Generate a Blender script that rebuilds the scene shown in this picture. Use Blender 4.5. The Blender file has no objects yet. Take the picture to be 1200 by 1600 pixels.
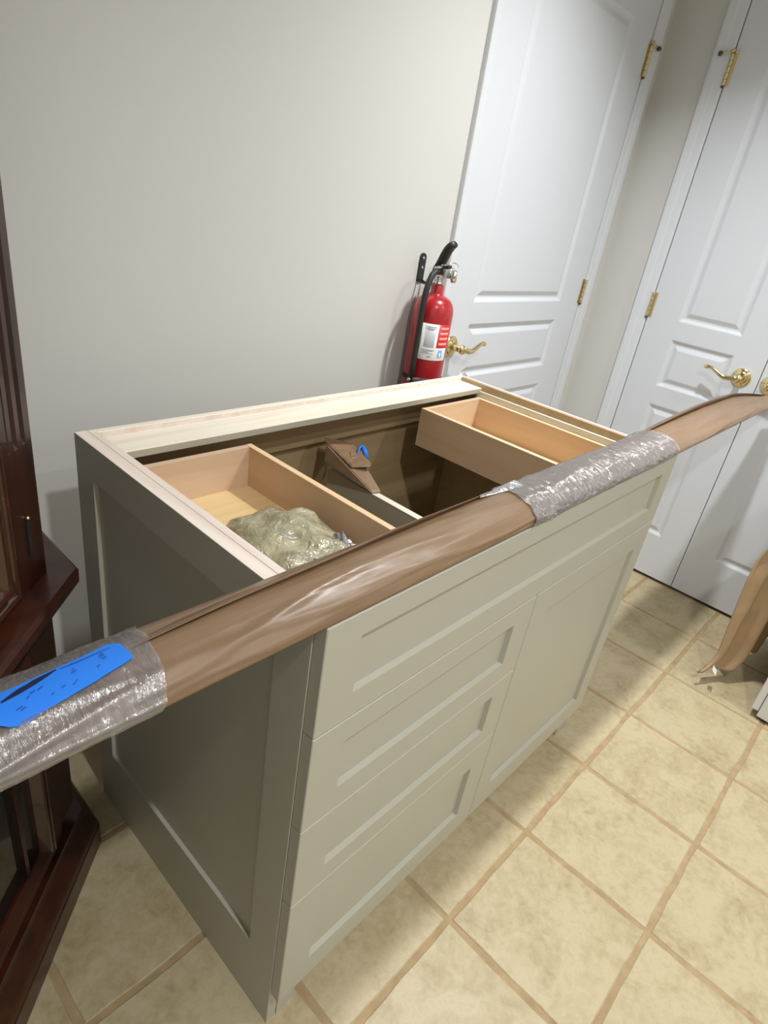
import bpy, bmesh, math, random
from mathutils import Vector, Matrix, noise
random.seed(7)
SC = bpy.context.scene
COL = SC.collection
PI = math.pi

# ------------------------------------------------------------------ camera
cam_data = bpy.data.cameras.new('camera')
cam = bpy.data.objects.new('camera', cam_data)
COL.objects.link(cam)
RIGHT = Vector((0.681949, -0.716467, 0.147037))
DOWN = Vector((-0.240694, -0.409676, -0.879904))
FWD = Vector((0.690661, 0.564659, -0.451828))
m3 = Matrix((RIGHT, -DOWN, -FWD)).transposed()
cam.matrix_world = Matrix.Translation((-0.393084, -0.393840, 1.301086)) @ m3.to_4x4()
cam_data.sensor_fit = 'VERTICAL'
cam_data.sensor_height = 36.0
cam_data.lens = 971.69 / 1600.0 * 36.0
cam_data.clip_start = 0.01
SC.camera = cam

# ------------------------------------------------------------------ world, exposure
world = bpy.data.worlds.new('world')
SC.world = world
world.use_nodes = True
world.node_tree.nodes['Background'].inputs[0].default_value = (0.9, 0.95, 1.0, 1)
world.node_tree.nodes['Background'].inputs[1].default_value = 0.2
SC.view_settings.view_transform = 'Standard'
SC.view_settings.look = 'None'
SC.view_settings.exposure = 0.0
SC.view_settings.gamma = 1.0
SC.view_settings.use_curve_mapping = False

# ------------------------------------------------------------------ recessed ceiling lamps, plus added fill lamps
CEIL = 2.5
def can_or_fill_light(x, y, watts, size=0.095, col=(0.985, 0.995, 1.0), spread=150):
    d = bpy.data.lights.new('recessed_or_fill_lamp', 'AREA')
    d.shape = 'DISK'; d.size = size; d.energy = watts; d.color = col
    d.spread = math.radians(spread)
    o = bpy.data.objects.new('recessed_or_fill_lamp', d)
    COL.objects.link(o)
    o.location = (x, y, CEIL - 0.012)
    return o
can_or_fill_light(1.22, 0.07, 16.5, spread=114)
can_or_fill_light(1.45, -1.40, 12)
can_or_fill_light(-0.10, -0.95, 20)
can_or_fill_light(0.40, -2.90, 9)  # unseen lamp, added as low-angle fill from behind the camera
can_or_fill_light(1.60, -2.90, 6.5)  # second unseen lamp, likewise added for fill

# ------------------------------------------------------------------ mesh helpers
ORIGIN = {}
class MB:
    """collects polygons in world coordinates; build() links them as one mesh object"""
    def __init__(self):
        self.v = []; self.f = []; self.s = []
    def add(self, verts, faces, smooth=False):
        b = len(self.v)
        self.v += [tuple(p) for p in verts]
        self.f += [tuple(i + b for i in f) for f in faces]
        self.s += [smooth] * len(faces)
        return self
    def box(self, x0, x1, y0, y1, z0, z1):
        V = [(x0,y0,z0),(x1,y0,z0),(x1,y1,z0),(x0,y1,z0),(x0,y0,z1),(x1,y0,z1),(x1,y1,z1),(x0,y1,z1)]
        return self.add(V, [(0,3,2,1),(4,5,6,7),(0,1,5,4),(1,2,6,5),(2,3,7,6),(3,0,4,7)])
    def loft(self, rings, closed=True, caps=True, smooth=True):
        n = len(rings[0]); V = [p for r in rings for p in r]; F = []
        for i in range(len(rings) - 1):
            for j in range(n if closed else n - 1):
                k = (j + 1) % n
                F.append((i*n+j, i*n+k, (i+1)*n+k, (i+1)*n+j))
        if caps and closed:
            F.append(tuple(reversed(range(n)))); F.append(tuple((len(rings)-1)*n + j for j in range(n)))
        return self.add(V, F, smooth)
    def lathe(self, c, axis, prof, n=28, smooth=True):
        a = Vector(axis).normalized()
        u = a.orthogonal().normalized(); w = a.cross(u)
        c = Vector(c); rings = []
        for r, h in prof:
            rings.append([c + a*h + (u*math.cos(2*PI*k/n) + w*math.sin(2*PI*k/n))*max(r, 1e-5) for k in range(n)])
        return self.loft(rings, True, True, smooth)
    def tube(self, pts, rad, n=10, smooth=True, flat=1.0):
        pts = [Vector(p) for p in pts]; rings = []
        rr = rad if isinstance(rad, (list, tuple)) else [rad]*len(pts)
        up = None
        for i, p in enumerate(pts):
            t = (pts[min(i+1, len(pts)-1)] - pts[max(i-1, 0)]).normalized()
            if up is None: up = t.orthogonal().normalized()
            up = (up - t*up.dot(t)).normalized(); w = t.cross(up)
            rings.append([p + (up*math.cos(2*PI*k/n)*flat + w*math.sin(2*PI*k/n))*rr[i] for k in range(n)])
        return self.loft(rings, True, True, smooth)
    def prism(self, poly, d, smooth=False):
        """poly: list of 3-D points, extruded by vector d"""
        d = Vector(d); return self.loft([[Vector(p) for p in poly], [Vector(p)+d for p in poly]], True, True, smooth)
    def build(self, name, mat, parent=None, bevel=0.0, seg=1, origin=None):
        o0 = Vector(origin) if origin is not None else (ORIGIN[parent.name] if parent else Vector((0,0,0)))
        me = bpy.data.meshes.new(name)
        me.from_pydata([tuple(Vector(p) - o0) for p in self.v], [], self.f)
        me.polygons.foreach_set('use_smooth', self.s)
        bm = bmesh.new(); bm.from_mesh(me)
        bmesh.ops.recalc_face_normals(bm, faces=bm.faces)
        if bevel > 0:
            es = [e for e in bm.edges if len(e.link_faces) == 2 and e.calc_face_angle(0) > 0.6]
            bmesh.ops.bevel(bm, geom=es, offset=bevel, segments=seg, affect='EDGES', clamp_overlap=True)
        bm.to_mesh(me); bm.free()
        me.materials.append(mat)
        ob = bpy.data.objects.new(name, me); COL.objects.link(ob)
        if parent:
            ob.parent = parent
        else:
            ob.location = o0
        ORIGIN[ob.name] = o0
        return ob
def box(*a): return MB().box(*a)
def thing(name, loc, label=None, cat=None, group=None, kind=None):
    o = bpy.data.objects.new(name, None); COL.objects.link(o)
    o.location = loc; o.empty_display_size = 0.1
    ORIGIN[o.name] = Vector(loc)
    return tag(o, label, cat, group, kind)
def tag(o, label=None, cat=None, group=None, kind=None):
    if label: o['label'] = label
    if cat: o['category'] = cat
    if group: o['group'] = group
    if kind: o['kind'] = kind
    return o
def part_label(o, t): o['label'] = t; return o

# ------------------------------------------------------------------ material helpers
def mat(name, col, rough=0.5, metal=0.0, coat=0.0, spec=0.5, coat_rough=0.05):
    m = bpy.data.materials.new(name); m.use_nodes = True
    b = m.node_tree.nodes['Principled BSDF']
    b.inputs['Base Color'].default_value = (*col, 1)
    b.inputs['Roughness'].default_value = rough
    b.inputs['Metallic'].default_value = metal
    b.inputs['Specular IOR Level'].default_value = spec
    b.inputs['Coat Weight'].default_value = coat
    b.inputs['Coat Roughness'].default_value = coat_rough
    return m
def nd(m, t, **kw):
    n = m.node_tree.nodes.new(t)
    for k, v in kw.items(): setattr(n, k, v)
    return n
def lk(m, a, b): m.node_tree.links.new(a, b)
def coords(m, scale=(1,1,1), rot=(0,0,0)):
    g = nd(m, 'ShaderNodeNewGeometry'); mp = nd(m, 'ShaderNodeMapping')
    mp.inputs['Scale'].default_value = scale; mp.inputs['Rotation'].default_value = rot
    lk(m, g.outputs['Position'], mp.inputs['Vector']); return mp.outputs[0]
def noise_tex(m, vec, scale, detail=4, rough=0.55, dist=0.0):
    n = nd(m, 'ShaderNodeTexNoise')
    n.inputs['Scale'].default_value = scale; n.inputs['Detail'].default_value = detail
    n.inputs['Roughness'].default_value = rough; n.inputs['Distortion'].default_value = dist
    lk(m, vec, n.inputs['Vector']); return n.outputs['Fac']
def ramp(m, fac, stops):
    r = nd(m, 'ShaderNodeValToRGB'); e = r.color_ramp.elements
    while len(e) < len(stops): e.new(0.5)
    for i, (p, c) in enumerate(stops):
        e[i].position = p; e[i].color = (*c, 1)
    lk(m, fac, r.inputs[0]); return r.outputs[0]
def setcol(m, sock): lk(m, sock, m.node_tree.nodes['Principled BSDF'].inputs['Base Color'])
def bump(m, fac, strength, dist=0.002, to=None, coat=False):
    b = nd(m, 'ShaderNodeBump'); b.inputs['Strength'].default_value = strength; b.inputs['Distance'].default_value = dist
    lk(m, fac, b.inputs['Height'])
    p = m.node_tree.nodes.get('Principled BSDF')
    if to is None:
        lk(m, b.outputs[0], p.inputs['Normal'])
        if coat: lk(m, b.outputs[0], p.inputs['Coat Normal'])
    return b.outputs[0]
def painted(name, col, rough=0.5, bs=0.15, scale=220):
    m = mat(name, col, rough); bump(m, noise_tex(m, coords(m), scale, 2), bs, 0.0006); return m
def wood(name, dark, mid, light, axis, rough=0.45, coat=0.0, freq=1.0):
    """grain runs along axis (0,1,2)"""
    m = mat(name, mid, rough, coat=coat)
    sc = [26*freq]*3; sc[axis] = 1.6*freq
    v = coords(m, sc)
    a = noise_tex(m, v, 1.6, 6, 0.6, 0.6)
    setcol(m, ramp(m, a, [(0.28, dark), (0.5, mid), (0.72, light)]))
    sc2 = [260]*3; sc2[axis] = 6
    bump(m, noise_tex(m, coords(m, sc2), 1.0, 2), 0.10, 0.0006)
    return m

M = {}
M['wall'] = painted('wall_paint', (0.66, 0.66, 0.63), 0.7, 0.12, 260)
M['ceiling'] = painted('ceiling_paint', (0.80, 0.80, 0.78), 0.8)
M['door'] = painted('door_white', (0.705, 0.735, 0.78), 0.38, 0.05, 150)
M['trim'] = painted('trim_white', (0.73, 0.755, 0.80), 0.35, 0.04, 150)
M['vanity'] = painted('greige_lacquer', (0.475, 0.462, 0.385), 0.42, 0.04, 300)
M['brass'] = mat('polished_brass', (0.80, 0.66, 0.36), 0.16, 1.0)
M['brass_dull'] = mat('hinge_brass', (0.70, 0.60, 0.36), 0.34, 1.0)
M['bronze'] = mat('dark_rubber_tip', (0.10, 0.07, 0.055), 0.5)
M['gap'] = mat('shadow_gap_dark', (0.05, 0.05, 0.06), 0.9)
M['red'] = mat('extinguisher_red', (0.40, 0.011, 0.018), 0.28, coat=0.6)
M['black'] = mat('black_plastic', (0.018, 0.018, 0.02), 0.42)
M['rubber'] = mat('black_rubber', (0.022, 0.021, 0.021), 0.55)
M['steel'] = mat('satin_steel', (0.62, 0.61, 0.58), 0.25, 1.0)
M['label'] = mat('label_paper', (0.72, 0.72, 0.72), 0.4)
M['labelgrey'] = mat('label_print_grey', (0.40, 0.41, 0.43), 0.5)
M['labelblue'] = mat('label_print_blue', (0.10, 0.36, 0.66), 0.5)
M['labelred'] = mat('label_red_field', (0.55, 0.02, 0.02), 0.4)
M['labelpink'] = mat('label_print_pink', (0.75, 0.30, 0.28), 0.5)
M['ply_y'] = wood('raw_birch_depth', (0.70, 0.58, 0.50), (0.79, 0.69, 0.61), (0.85, 0.76, 0.68), 1, 0.55)
M['ply_x'] = wood('raw_birch_width', (0.74, 0.65, 0.51), (0.81, 0.74, 0.61), (0.86, 0.80, 0.68), 0, 0.55)
M['ply_edge'] = wood('plywood_edge', (0.34, 0.31, 0.24), (0.42, 0.39, 0.31), (0.52, 0.48, 0.39), 0, 0.6)
M['maple_y'] = wood('maple_drawer_depth', (0.58, 0.385, 0.23), (0.63, 0.43, 0.265), (0.68, 0.47, 0.30), 1, 0.42, freq=0.7)
M['maple_x'] = wood('maple_drawer_width', (0.60, 0.43, 0.29), (0.66, 0.48, 0.33), (0.71, 0.53, 0.37), 0, 0.42, freq=0.7)
M['maple_edge'] = wood('maple_top_edge', (0.66, 0.46, 0.26), (0.74, 0.54, 0.32), (0.80, 0.60, 0.38), 1, 0.45)
M['ply_floor'] = wood('drawer_bottom_ply', (0.60, 0.40, 0.17), (0.72, 0.53, 0.27), (0.80, 0.62, 0.36), 0, 0.4, freq=0.45)
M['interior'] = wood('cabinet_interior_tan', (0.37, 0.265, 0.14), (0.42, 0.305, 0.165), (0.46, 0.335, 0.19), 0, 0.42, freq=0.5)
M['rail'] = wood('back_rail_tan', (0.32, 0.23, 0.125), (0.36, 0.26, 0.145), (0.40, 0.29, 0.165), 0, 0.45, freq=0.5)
M['partition'] = mat('partition_greige', (0.50, 0.46, 0.36), 0.5)
M['parted'] = wood('partition_raw_edge', (0.56, 0.52, 0.40), (0.66, 0.62, 0.50), (0.74, 0.70, 0.58), 1, 0.6)
cherry = dict(rough=0.38, coat=0.28)
M['cherry_z'] = wood('cherry_upright', (0.017, 0.0042, 0.0024), (0.029, 0.0070, 0.0034), (0.045, 0.0110, 0.0048), 2, **cherry)
M['cherry_x'] = wood('cherry_level', (0.022, 0.0050, 0.0026), (0.039, 0.0086, 0.0036), (0.058, 0.0132, 0.0052), 0, **cherry)
M['cherry_bead'] = wood('cherry_polished_bead', (0.030, 0.008, 0.004), (0.05, 0.013, 0.006), (0.07, 0.018, 0.008), 0, 0.2, 1.0)
M['darkglass'] = mat('cabinet_glass', (0.012, 0.012, 0.011), 0.04, spec=0.6)
M['white_cab'] = painted('white_cabinet_paint', (0.70, 0.71, 0.71), 0.4, 0.04)
M['tape'] = mat('blue_painters_tape', (0.018, 0.20, 0.80), 0.55)
bump(M['tape'], noise_tex(M['tape'], coords(M['tape'], (900, 60, 60)), 1.0, 2), 0.25, 0.0006)
M['ink'] = mat('marker_ink', (0.006, 0.012, 0.04), 0.5)
M['smudge'] = mat('marker_smudge', (0.014, 0.10, 0.40), 0.55)

# kraft paper: creased, slightly glossy
def kraft(name, c0, c1, c2):
    m = mat(name, c1, 0.4, spec=0.5)
    v = coords(m, (2.2, 26, 26))
    a = noise_tex(m, v, 1.4, 5, 0.55, 1.2)
    setcol(m, ramp(m, a, [(0.3, c0), (0.5, c1), (0.72, c2)]))
    r = nd(m, 'ShaderNodeMapRange'); r.inputs[1].default_value = 0.35; r.inputs[2].default_value = 0.65
    r.inputs[3].default_value = 0.30; r.inputs[4].default_value = 0.48
    lk(m, noise_tex(m, coords(m, (5, 30, 30), (0,0,0.2)), 1.0, 3), r.inputs[0])
    lk(m, r.outputs[0], m.node_tree.nodes['Principled BSDF'].inputs['Roughness'])
    bump(m, noise_tex(m, coords(m, (4, 30, 30), (0, 0, 0.12)), 1.0, 3, 0.45, 1.0), 0.35, 0.006)
    return m
M['kraft'] = kraft('kraft_paper', (0.200, 0.124, 0.067), (0.218, 0.137, 0.076), (0.240, 0.154, 0.089))
M['kraft_shaded'] = kraft('kraft_paper_shaded', (0.14, 0.078, 0.04), (0.17, 0.098, 0.052), (0.20, 0.12, 0.066))  # darker copy of kraft: the raised flap's shade put into its colour

def film(name, tint, haze, vec_scale, nscale, strength):
    """thin crinkled clear plastic: transparent + sharp gloss + a little milky haze"""
    m = bpy.data.materials.new(name); m.use_nodes = True
    nt = m.node_tree; nt.nodes.clear()
    out = nt.nodes.new('ShaderNodeOutputMaterial')
    tr = nt.nodes.new('ShaderNodeBsdfTransparent'); tr.inputs[0].default_value = (*tint, 1)
    gl = nt.nodes.new('ShaderNodeBsdfGlossy'); gl.inputs['Roughness'].default_value = 0.26
    df = nt.nodes.new('ShaderNodeBsdfDiffuse'); df.inputs[0].default_value = (0.62, 0.60, 0.62, 1)
    v = coords(m, vec_scale)
    n1 = noise_tex(m, v, nscale, 4, 0.6, 1.5)
    b = nt.nodes.new('ShaderNodeBump'); b.inputs['Strength'].default_value = strength; b.inputs['Distance'].default_value = 0.004
    lk(m, n1, b.inputs['Height'])
    lk(m, b.outputs[0], gl.inputs['Normal'])
    fr = nt.nodes.new('ShaderNodeFresnel'); fr.inputs['IOR'].default_value = 1.5; lk(m, b.outputs[0], fr.inputs['Normal'])
    ad = nt.nodes.new('ShaderNodeMath'); ad.operation = 'ADD'; ad.inputs[1].default_value = 0.11; lk(m, fr.outputs[0], ad.inputs[0])
    m1 = nt.nodes.new('ShaderNodeMixShader'); m1.inputs[0].default_value = haze
    lk(m, tr.outputs[0], m1.inputs[1]); lk(m, df.outputs[0], m1.inputs[2])
    m2 = nt.nodes.new('ShaderNodeMixShader'); lk(m, ad.outputs[0], m2.inputs[0])
    lk(m, m1.outputs[0], m2.inputs[1]); lk(m, gl.outputs[0], m2.inputs[2])
    lk(m, m2.outputs[0], out.inputs[0])
    return m
M['film'] = film('clear_stretch_film', (0.93, 0.92, 0.93), 0.17, (110, 26, 26), 1.0, 0.85)
M['bagfilm'] = film('clear_bag_film', (0.97, 0.97, 0.97), 0.42, (70, 70, 70), 1.0, 0.8)
mb = mat('bag_contents_olive', (0.30, 0.27, 0.15), 0.45, coat=1.0, coat_rough=0.16)
setcol(mb, ramp(mb, noise_tex(mb, coords(mb, (22, 22, 22)), 1.0, 4, 0.55, 1.5), [(0.3, (0.22, 0.20, 0.115)), (0.5, (0.34, 0.31, 0.19)), (0.7, (0.44, 0.40, 0.25))]))
bump(mb, noise_tex(mb, coords(mb, (46, 46, 46)), 1.0, 3, 0.5, 1.4), 0.75, 0.007, coat=True)
M['bag'] = mb
mt = mat('tan_fleece', (0.42, 0.26, 0.13), 0.9, spec=0.15)
setcol(mt, ramp(mt, noise_tex(mt, coords(mt, (9, 9, 9)), 1.0, 5), [(0.3, (0.42, 0.285, 0.165)), (0.7, (0.52, 0.365, 0.22))]))
bump(mt, noise_tex(mt, coords(mt), 500, 2), 0.5, 0.002)
M['fleece'] = mt
M['tagwhite'] = mat('white_care_tag', (0.8, 0.8, 0.8), 0.6)

# ceramic floor tile and grout
mtile = mat('travertine_look_tile', (0.6, 0.5, 0.34), 0.42, spec=0.4)
oi = nd(mtile, 'ShaderNodeObjectInfo')
g = nd(mtile, 'ShaderNodeNewGeometry')
off = nd(mtile, 'ShaderNodeVectorMath', operation='MULTIPLY_ADD')
cmb = nd(mtile, 'ShaderNodeCombineXYZ')
for i in range(3): lk(mtile, oi.outputs['Random'], cmb.inputs[i])
lk(mtile, cmb.outputs[0], off.inputs[0]); off.inputs[1].default_value = (37, 53, 71); lk(mtile, g.outputs['Position'], off.inputs[2])
n1 = noise_tex(mtile, off.outputs[0], 9, 6, 0.62, 0.8)
n2 = noise_tex(mtile, off.outputs[0], 55, 4, 0.6, 0.5)
mixf = nd(mtile, 'ShaderNodeMix', data_type='FLOAT'); mixf.inputs[0].default_value = 0.38
lk(mtile, n1, mixf.inputs[2]); lk(mtile, n2, mixf.inputs[3])
setcol(mtile, ramp(mtile, mixf.outputs[0], [(0.30, (0.335, 0.255, 0.135)), (0.45, (0.44, 0.362, 0.215)), (0.58, (0.515, 0.435, 0.278)), (0.74, (0.40, 0.315, 0.18))]))
bump(mtile, n2, 0.25, 0.0015)
M['tile'] = mtile
M['grout'] = mat('tan_grout', (0.42, 0.28, 0.15), 0.9, spec=0.2)
gm = M['grout']
setcol(gm, ramp(gm, noise_tex(gm, coords(gm, (30, 30, 30)), 1.0, 4), [(0.3, (0.34, 0.24, 0.13)), (0.7, (0.44, 0.325, 0.19))]))

# ------------------------------------------------------------------ room shell
XL, XR, YB, YF = -0.93, 2.185, 0.805, -3.3
floor = box(XL-0.1, XR+0.1, YF-0.1, YB+0.1, -0.05, -0.0025).build('floor', M['grout']); tag(floor, kind='structure')
TP, TX0, TY0 = 0.3048, 0.0775, -0.1085
def tile_verts(x0, x1, y0, y1, seed):
    r = random.Random(seed); per = []
    k = 6
    for i in range(k): per.append((x0 + (x1-x0)*i/k, y0))
    for i in range(k): per.append((x1, y0 + (y1-y0)*i/k))
    for i in range(k): per.append((x1 - (x1-x0)*i/k, y1))
    for i in range(k): per.append((x0, y1 - (y1-y0)*i/k))
    cx, cy = (x0+x1)/2, (y0+y1)/2
    outer, inner = [], []
    for (x, y) in per:
        j = r.uniform(0.0, 0.0036)
        dx = -j if x > cx + .01 and abs(x-x1) < 1e-6 else (j if abs(x-x0) < 1e-6 else 0)
        dy = -j if abs(y-y1) < 1e-6 else (j if abs(y-y0) < 1e-6 else 0)
        X, Y = x+dx, y+dy
        outer.append((X, Y, -0.004)); d = Vector((cx-X, cy-Y)).normalized()*0.004
        inner.append((X+d.x, Y+d.y, 0.0))
    return outer, inner
variants = {}
for i in range(-4, 8):
    for j in range(-11, 4):
        x0, x1 = TX0 + TP*i + 0.0025, TX0 + TP*(i+1) - 0.0025
        y0, y1 = TY0 + TP*j + 0.0025, TY0 + TP*(j+1) - 0.0025
        X0, X1, Y0, Y1 = max(x0, XL), min(x1, XR), max(y0, YF), min(y1, YB)
        if X1 - X0 < 0.01 or Y1 - Y0 < 0.01: continue
        full = (X0 == x0 and X1 == x1 and Y0 == y0 and Y1 == y1)
        key = (i*3 + j*5) % 5 if full else (i, j)
        cx, cy = (X0+X1)/2, (Y0+Y1)/2
        if key not in variants:
            o_, i_ = tile_verts(X0-cx, X1-cx, Y0-cy, Y1-cy, hash(key) % 9973)
            t = MB().loft([o_, i_], True, False, False); t.add(i_, [tuple(range(len(i_)))])
            ob = t.build('tile', M['tile'], floor); variants[key] = ob.data
            ob.location = (cx, cy, 0)
        else:
            ob = bpy.data.objects.new('tile', variants[key]); COL.objects.link(ob); ob.parent = floor; ob.location = (cx, cy, 0)
ceil = box(XL-0.1, XR+0.1, YF-0.1, YB+0.1, CEIL, CEIL+0.05).build('ceiling', M['ceiling']); tag(ceil, kind='structure')
w = MB(); w.box(XL-0.1, 1.199, YB, YB+0.1, -0.05, CEIL); w.box(2.0655, XR+0.1, YB, YB+0.1, -0.05, CEIL); w.box(1.199, 2.0655, YB, YB+0.1, 2.0485, CEIL)
tag(w.build('wall_back', M['wall']), kind='structure')
w = MB(); w.box(XR, XR+0.1, 0.5595, YB, -0.05, CEIL); w.box(XR, XR+0.1, YF, -0.3695, -0.05, CEIL); w.box(XR, XR+0.1, -0.3695, 0.5595, 2.0485, CEIL)
tag(w.build('wall_right', M['wall']), kind='structure')
for n, a in dict(wall_left=(XL-0.1, XL, YF, YB, -0.05, CEIL), wall_front=(XL-0.1, XR+0.1, YF-0.1, YF, -0.05, CEIL)).items():
    tag(box(*a).build(n, M['wall']), kind='structure')
tag(box(XL+0.32, 1.13, YB-0.012, YB, 0.0, 0.09).build('baseboard_back', M['trim'], bevel=0.004), kind='structure')
tag(box(XR-0.012, XR, 0.63, YB-0.0, 0.0, 0.09).build('baseboard_right', M['trim'], bevel=0.004), kind='structure')

# ------------------------------------------------------------------ doors (built in a local frame: s along the door, n out of the face, z up)
class Frame:
    def __init__(self, origin, sdir, ndir):
        self.o = Vector(origin); self.s = Vector(sdir); self.n = Vector(ndir)
    def __call__(self, s, n, z): return self.o + self.s*s + self.n*n + Vector((0,0,z))
def fbox(fr, s0, s1, n0, n1, z0, z1, mb=None):
    mb = mb or MB()
    V = [fr(s,n,z) for z in (z0,z1) for (s,n) in ((s0,n0),(s1,n0),(s1,n1),(s0,n1))]
    return mb.add(V, [(0,3,2,1),(4,5,6,7),(0,1,5,4),(1,2,6,5),(2,3,7,6),(3,0,4,7)])
def panel_mesh(fr, s0, s1, z0, z1, depth=0.0085, w1=0.016, w2=0.034, rise=0.0065):
    def ring(i, n): return [fr(s0+i, n, z0+i), fr(s1-i, n, z0+i), fr(s1-i, n, z1-i), fr(s0+i, n, z1-i)]
    rings = [ring(0, 0.0), ring(0.003, -0.0012), ring(w1*0.75, -depth*0.9), ring(w1, -depth), ring(w1+0.004, -depth*0.97), ring(w2, -depth+rise), ring(w2+0.003, -depth+rise+0.0006)]
    mb = MB().loft(rings, True, False, False)
    mb.add(rings[-1], [(0,1,2,3)])
    return mb
def door_leaf(name, fr, width, height, panels, hinge_s, hinge_zs, handle_s, lever_dir, gap0, gap1):
    root = thing(name, fr(width/2, 0, 0.0), kind='structure')
    z0, z1 = 0.012, height
    ps0, ps1 = panels[0][0], panels[0][1]
    st = MB()
    zz = sorted([p[2:] for p in panels])
    fbox(fr, 0, ps0, -0.034, 0, z0, z1, st); fbox(fr, ps1, width, -0.034, 0, z0, z1, st)
    prev = z0
    for (a, b) in zz:
        fbox(fr, ps0, ps1, -0.034, 0, prev, a, st); prev = b
    fbox(fr, ps0, ps1, -0.034, 0, prev, z1, st)
    fbox(fr, ps0-0.001, ps1+0.001, -0.034, -0.02, z0, z1, st)
    st.build('door_slab', M['door'], root)
    for p in panels: panel_mesh(fr, *p).build('panel', M['door'], root)
    for hz in hinge_zs:
        sg = 1 if hinge_s > width/2 else -1
        h = MB()
        for k in range(5):
            a = hz - 0.045 + k*0.018
            h.lathe(fr(hinge_s + sg*0.003, 0.006, a+0.0004), (0,0,1), [(0.0, 0), (0.0062, 0.0), (0.0065, 0.001), (0.0065, 0.0162), (0.0062, 0.0172), (0.0, 0.0172)], 12)
        fbox(fr, hinge_s - 0.013, hinge_s + 0.013, -0.002, 0.0015, hz-0.045, hz+0.045, h)
        ho = h.build('hinge', M['brass_dull'], root)
        MB().lathe(fr(hinge_s + sg*0.003, 0.006, hz-0.052), (0,0,1), [(0.0, 0.0), (0.004, 0.001), (0.0058, 0.004), (0.0058, 0.0075)], 12).build('pin_tip', M['bronze'], ho)
        if hz > 1.7:
            s = MB(); c = fr(hinge_s + sg*0.003, 0.006, hz+0.047)
            s.lathe(c, (0,0,1), [(0.0, 0), (0.0085, 0), (0.0085, 0.006), (0.006, 0.010), (0, 0.011)], 14)
            e = fr(hinge_s + sg*0.040, 0.016, hz+0.043); s.tube([c+Vector((0,0,.003)), e], 0.0032, 8)
            e2 = fr(hinge_s - sg*0.018, 0.020, hz+0.046); s.tube([c+Vector((0,0,.003)), e2], 0.0032, 8)
            so = s.build('pin_stop', M['brass_dull'], ho)
            tp = MB(); tp.lathe(e, fr(hinge_s+sg*.040, .016, 0)-fr(hinge_s+sg*.003, .006, 0), [(0, -.004), (0.0065, -0.004), (0.0075, 0.0), (0.0065, 0.006), (0, 0.008)], 12)
            tp.build('stop_pad', M['bronze'], ho)
    # lever handle
    hz = 0.899
    r = MB().lathe(fr(handle_s, 0, hz), fr.n, [(0, 0), (0.033, 0), (0.0335, 0.003), (0.031, 0.006), (0.026, 0.008), (0.0225, 0.0085), (0.0205, 0.0115), (0.014, 0.013), (0.0, 0.013)], 32)
    ro = r.build('rosette', M['brass'], root)
    lv = MB()
    lv.lathe(fr(handle_s, 0.012, hz), fr.n, [(0, 0), (0.0115, 0.0), (0.0105, 0.012), (0.011, 0.026), (0.0145, 0.032), (0.0155, 0.038), (0.013, 0.044), (0, 0.047)], 20)
    pts, rad = [], []
    for k in range(17):
        t = k/16
        s = handle_s + lever_dir*(0.004 + 0.112*t)
        z = hz + 0.003 - 0.010*math.sin(PI*min(1, t*1.5)) + 0.022*max(0, t-0.35)**1.0*(1.2-t*0.55) + (0.004*math.sin(PI*(t-.7)/.3) if t > .7 else 0)
        n = 0.050 + 0.004*math.sin(PI*t)
        pts.append(fr(s, n, z)); rad.append(0.0105 - 0.0052*t + (0.0028 if t > 0.93 else 0))
    pts.append(fr(handle_s + lever_dir*0.119, 0.050, pts[-1].z - 0.004 - fr.o.z)); rad.append(0.005)
    lv.tube(pts, rad, 12)
    lv.build('lever', M['brass'], ro)
    return root
ZP = [(0.197, 0.712), (0.785, 0.966), (1.034, 1.914)]
HZ = [1.830, 1.073, 0.300]
YD = 0.800
frA = Frame((1.203, YD, 0), (1,0,0), (0,-1,0))
door_leaf('door_1', frA, 0.859, 2.045, [(0.136, 0.706, a, b) for a, b in ZP], 0.859, HZ, 0.056, 1, None, None)
XD = 2.180
frB = Frame((XD, 0.556, 0), (0,-1,0), (-1,0,0))
door_leaf('door_2', frB, 0.4595, 2.045, [(0.117, 0.352, a, b) for a, b in ZP], 0.0, HZ, 0.402, -1, None, None)
frC = Frame((XD, 0.0935, 0), (0,-1,0), (-1,0,0))
door_leaf('door_3', frC, 0.4595, 2.045, [(0.108, 0.343, a, b) for a, b in ZP], 0.4595, HZ, 0.040, 1, None, None)
# slits between and around the leaves: shade painted as a dark sheet
# casings: moulded profile swept along the opening
def casing(name, fr, s0, s1, ztop, w_left, w_right, out=0.016):
    root = thing(name, fr((s0+s1)/2, 0, 0), kind='structure')
    def prof(w): return [(0.0, 0.0), (0.0, out*0.55), (w*0.10, out*0.66), (w*0.45, out*0.72), (w*0.55, out*0.86), (w*0.86, out), (w*0.96, out*0.94), (w, out*0.7), (w, 0.0)]
    def leg(edge, sg, w):
        pr = prof(w)
        mb = MB().loft([[fr(edge + sg*d, n, z) for d, n in pr] for z in (0.0, ztop)], True, True, False)
        mb.build('casing', M['trim'], root)
    leg(s0, -1, w_left); leg(s1, 1, w_right)
    pr = prof(0.06)
    MB().loft([[fr(s, n, ztop + d) for d, n in pr] for s in (s0 - w_left, s1 + w_right)], True, True, False).build('casing', M['trim'], root)
    # dark sheet behind the leaf, painting the shade of the gaps
    g = MB()
    fbox(fr, s0-0.001, s1+0.001, -0.046, -0.043, 0.0, ztop, g)
    g.build('gap_shade', M['gap'], root)
    return root
wf1 = Frame((0, YB, 0), (1,0,0), (0,-1,0))
casing('trim_1', wf1, 1.199, 2.0655, 2.0485, 0.034, 0.068)
wf2 = Frame((XR, 0, 0), (0,-1,0), (-1,0,0))
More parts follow.
